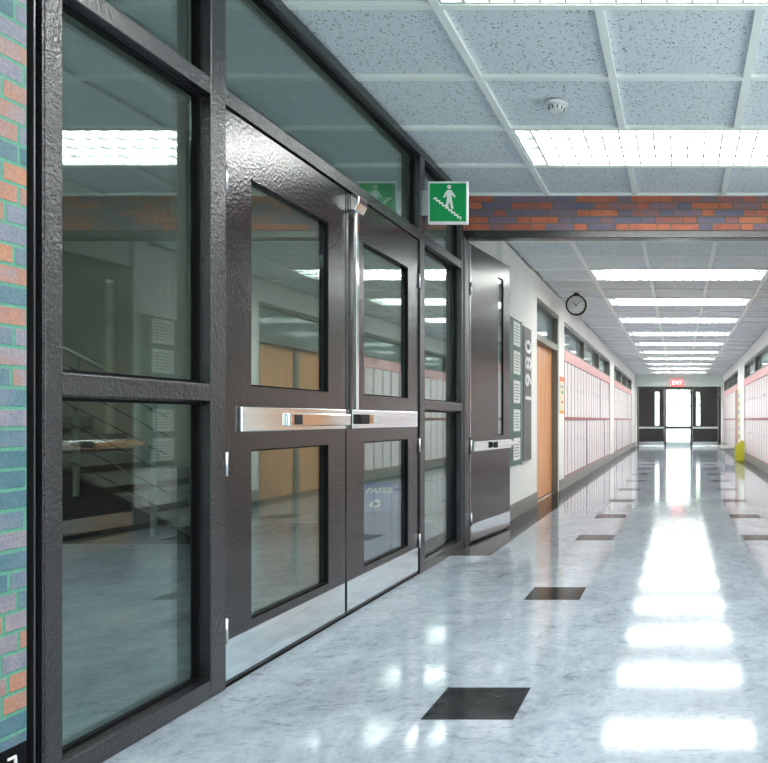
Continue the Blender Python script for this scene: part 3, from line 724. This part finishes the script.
# ---- EXIT sign on the end wall
root = empty('exit_sign', (-0.07, YE-0.06, 2.285), 'glowing red EXIT sign over the far doors', 'exit sign')
a = MB(); a.box(-0.31, 0.17, YE-0.08, YE-0.03, 2.285, 2.535, M_exitred); a.build('box', parent=root, bevel=0.005)
a = MB(); a.box(-0.17, 0.03, YE-0.0295, YE-0.0005, 2.33, 2.49, M_white); a.build('bracket', parent=root)
a = MB(); text_mb(a, 'EXIT', 0.21, R_front((-0.07, YE-0.083, 2.41)), M_exitwhite, 0.001, 'CENTER', 0.92); a.build('lettering', parent=root)

# ---- bench with yellow-green end panel
root = empty('bench', (1.35, 20.2, 0), 'low grey bench with a yellow-green end panel by the lockers', 'bench')
a = MB(); a.box(1.06, 1.58, 18.87, 21.3, 0.25, 0.306, M_seat); a.build('seat', parent=root, bevel=0.008)
a = MB(); a.prism([(1.366, 18.8, 0.002), (1.60, 18.8, 0.002), (1.60, 18.8, 0.47), (1.53, 18.8, 0.505), (1.366, 18.8, 0.35)], (0, 0.065, 0), M_yellow); a.build('end_panel', parent=root, bevel=0.006, label='yellow-green slanted end panel')
for (x, y) in ((1.10, 18.95), (1.10, 21.2), (1.54, 21.2), (1.10, 20.1)):
    a = MB(); a.tube((x, y, 0.001), (x, y, 0.2495), 0.03, M_alu, 12); a.build('leg', parent=root)

# ---- recycling bin behind the glass
bx0, bx1, yb0 = -2.16, -1.905, 5.22
root = empty('recycling_bin', ((bx0+bx1)/2, yb0, 0), 'blue paper recycling bin behind the right glazed door', 'bin')
a = MB(); a.prism([(bx0, yb0-0.12, 0.001), (bx0, yb0+0.16, 0.001), (bx0, yb0+0.16, 0.33), (bx0, yb0-0.12, 0.33)], (bx1-bx0, 0, 0), M_blue); a.build('body', parent=root, bevel=0.006)
a = MB(); a.prism([(bx0, yb0-0.135, 0.331), (bx0, yb0+0.17, 0.331), (bx0, yb0+0.17, 0.57), (bx0, yb0+0.06, 0.57), (bx0, yb0-0.135, 0.38)], (bx1-bx0, 0, 0), M_blue); lid = a.build('lid', parent=root, bevel=0.004)
p0 = Vector((0, yb0-0.135, 0.38)); p1 = Vector((0, yb0+0.06, 0.57)); up = (p1-p0).normalized(); nn = Vector((1, 0, 0)).cross(up)
def lidm(x, t, off=0.003): 
    c = p0.lerp(p1, t) + nn*off; c.x = x
    return Matrix(((1, up.x*0, nn.x, c.x), (0, up.y, nn.y, c.y), (0, up.z, nn.z, c.z), (0, 0, 0, 1)))
a = MB(); text_mb(a, 'PAPER', 0.066, lidm((bx0+bx1)/2+0.005, 0.72), M_white, 0.0005); a.build('lettering', parent=lid)
a = MB(); mtx = lidm((bx0+bx1)/2+0.005, 0.30)
for i in range(3):                                                      # three chasing arrows
    rot = Matrix.Rotation(2*math.pi*i/3, 4, 'Z')
    for pts in ([(-0.020, 0.020), (-0.008, 0.038), (0.010, 0.038), (0.018, 0.024), (0.007, 0.018), (0.003, 0.025), (-0.003, 0.025), (-0.009, 0.014)], [(0.026, 0.030), (0.001, 0.013), (0.029, 0.010)]):
        a.prism([(mtx @ rot @ Vector((x, y, 0)))[:] for x, y in pts], nn*0.001, M_white)
a.build('recycling_mark', parent=lid)

# ---- staircase with cable railing behind the glass, rising towards the left
root = empty('staircase', (-3.8, 6.8, 0), 'dark staircase with steel cable railing behind the left glass', 'stairs')
run, rise = 0.32, 0.165; n = 8; ya, yb = 6.20, 7.44
pts = [(-3.72, ya, 0.001), (-3.72-run*n, ya, 0.001+rise*n), (-3.72-run*n, ya, rise*n+0.28), (-3.72, ya, 0.28-0.14)]
a = MB(); a.prism([(-3.72, ya, 0.001), (-3.72-run*n-0.2, ya, 0.001), (-3.72-run*n-0.2, ya, rise*(n+0.6)-0.05), (-3.95, ya, 0.075), (-3.74, ya, 0.012)], (0, 0.05, 0), M_tread); a.build('stringer', parent=root, label='dark steel stringer')
for i in range(n):
    x1_ = -3.74-run*i; zt_ = rise*(i+1)*0.98
    a = MB(); a.box(x1_-run, x1_, ya+0.052, yb, 0.001 if i == 0 else zt_-0.2, zt_-0.1 if i else 0.06, M_concrete); a.build('tread', parent=root)
def stz(x): return -0.05 + (rise*(n+0.6))*( (-3.72-x)/(run*n+0.2))
posts = [-4.22, -4.84, -5.46, -6.08]
for x in posts:
    a = MB(); zb2 = max(0.02, stz(x)-0.14); a.box(x-0.018, x+0.018, ya-0.03, ya-0.0005, zb2, stz(x)+0.98, M_post); a.build('post', parent=root)
x0, x1 = -4.10, -6.3
a = MB(); a.tube((x0, ya-0.015, stz(x0)+1.0), (x1, ya-0.015, stz(x1)+1.0), 0.022, M_post, 12); a.build('handrail', parent=root)
for i in range(6):
    d = 0.13 + 0.15*i
    a = MB(); a.tube((x0, ya-0.038, stz(x0)+d), (x1, ya-0.038, stz(x1)+d), 0.0045, M_cable, 8)
    for x in posts: a.tube((x-0.02, ya-0.038, stz(x)+d), (x+0.02, ya-0.038, stz(x)+d-0.02*0.53*2), 0.011, M_cable, 8)
    a.build('cable', parent=root)
# pale duct under the stairwell ceiling
root = empty('ceiling_duct', (-3.5, 6.5, 3.6), 'pale slim duct high in the stairwell', 'duct')
a = MB(); a.box(-4.25, -2.2, 6.45, 6.5, 3.66, 3.72, M_white); a.build('cross_run', parent=root)
a = MB(); a.box(-4.40, -4.252, 0.2, 6.5, 3.66, 3.72, M_white); a.build('long_run', parent=root)

# ---- tree outside the far exit
root = empty('street_tree', (1.5, YE+9, -0.02), 'pale green tree seen through the bright exit glass', 'tree')
a = MB(); a.tube((1.5, YE+9, -0.02), (1.5, YE+9, 2.2), 0.11, M_bark, 10, 0.08); a.build('trunk', parent=root)
a = MB(); rnd = random.Random(3)
for i in range(420):
    p = Vector((rnd.gauss(0, 0.75), rnd.gauss(0, 0.7), rnd.gauss(0, 0.7))) + Vector((1.5, YE+9, 3.0)); u = Vector((rnd.uniform(-1, 1), rnd.uniform(-1, 1), rnd.uniform(-1, 1))).normalized(); w = u.orthogonal().normalized()
    a.face([p+u*0.14, p+w*0.07, p-u*0.14, p-w*0.07], M_leafgreen)
a.build('crown', parent=root)
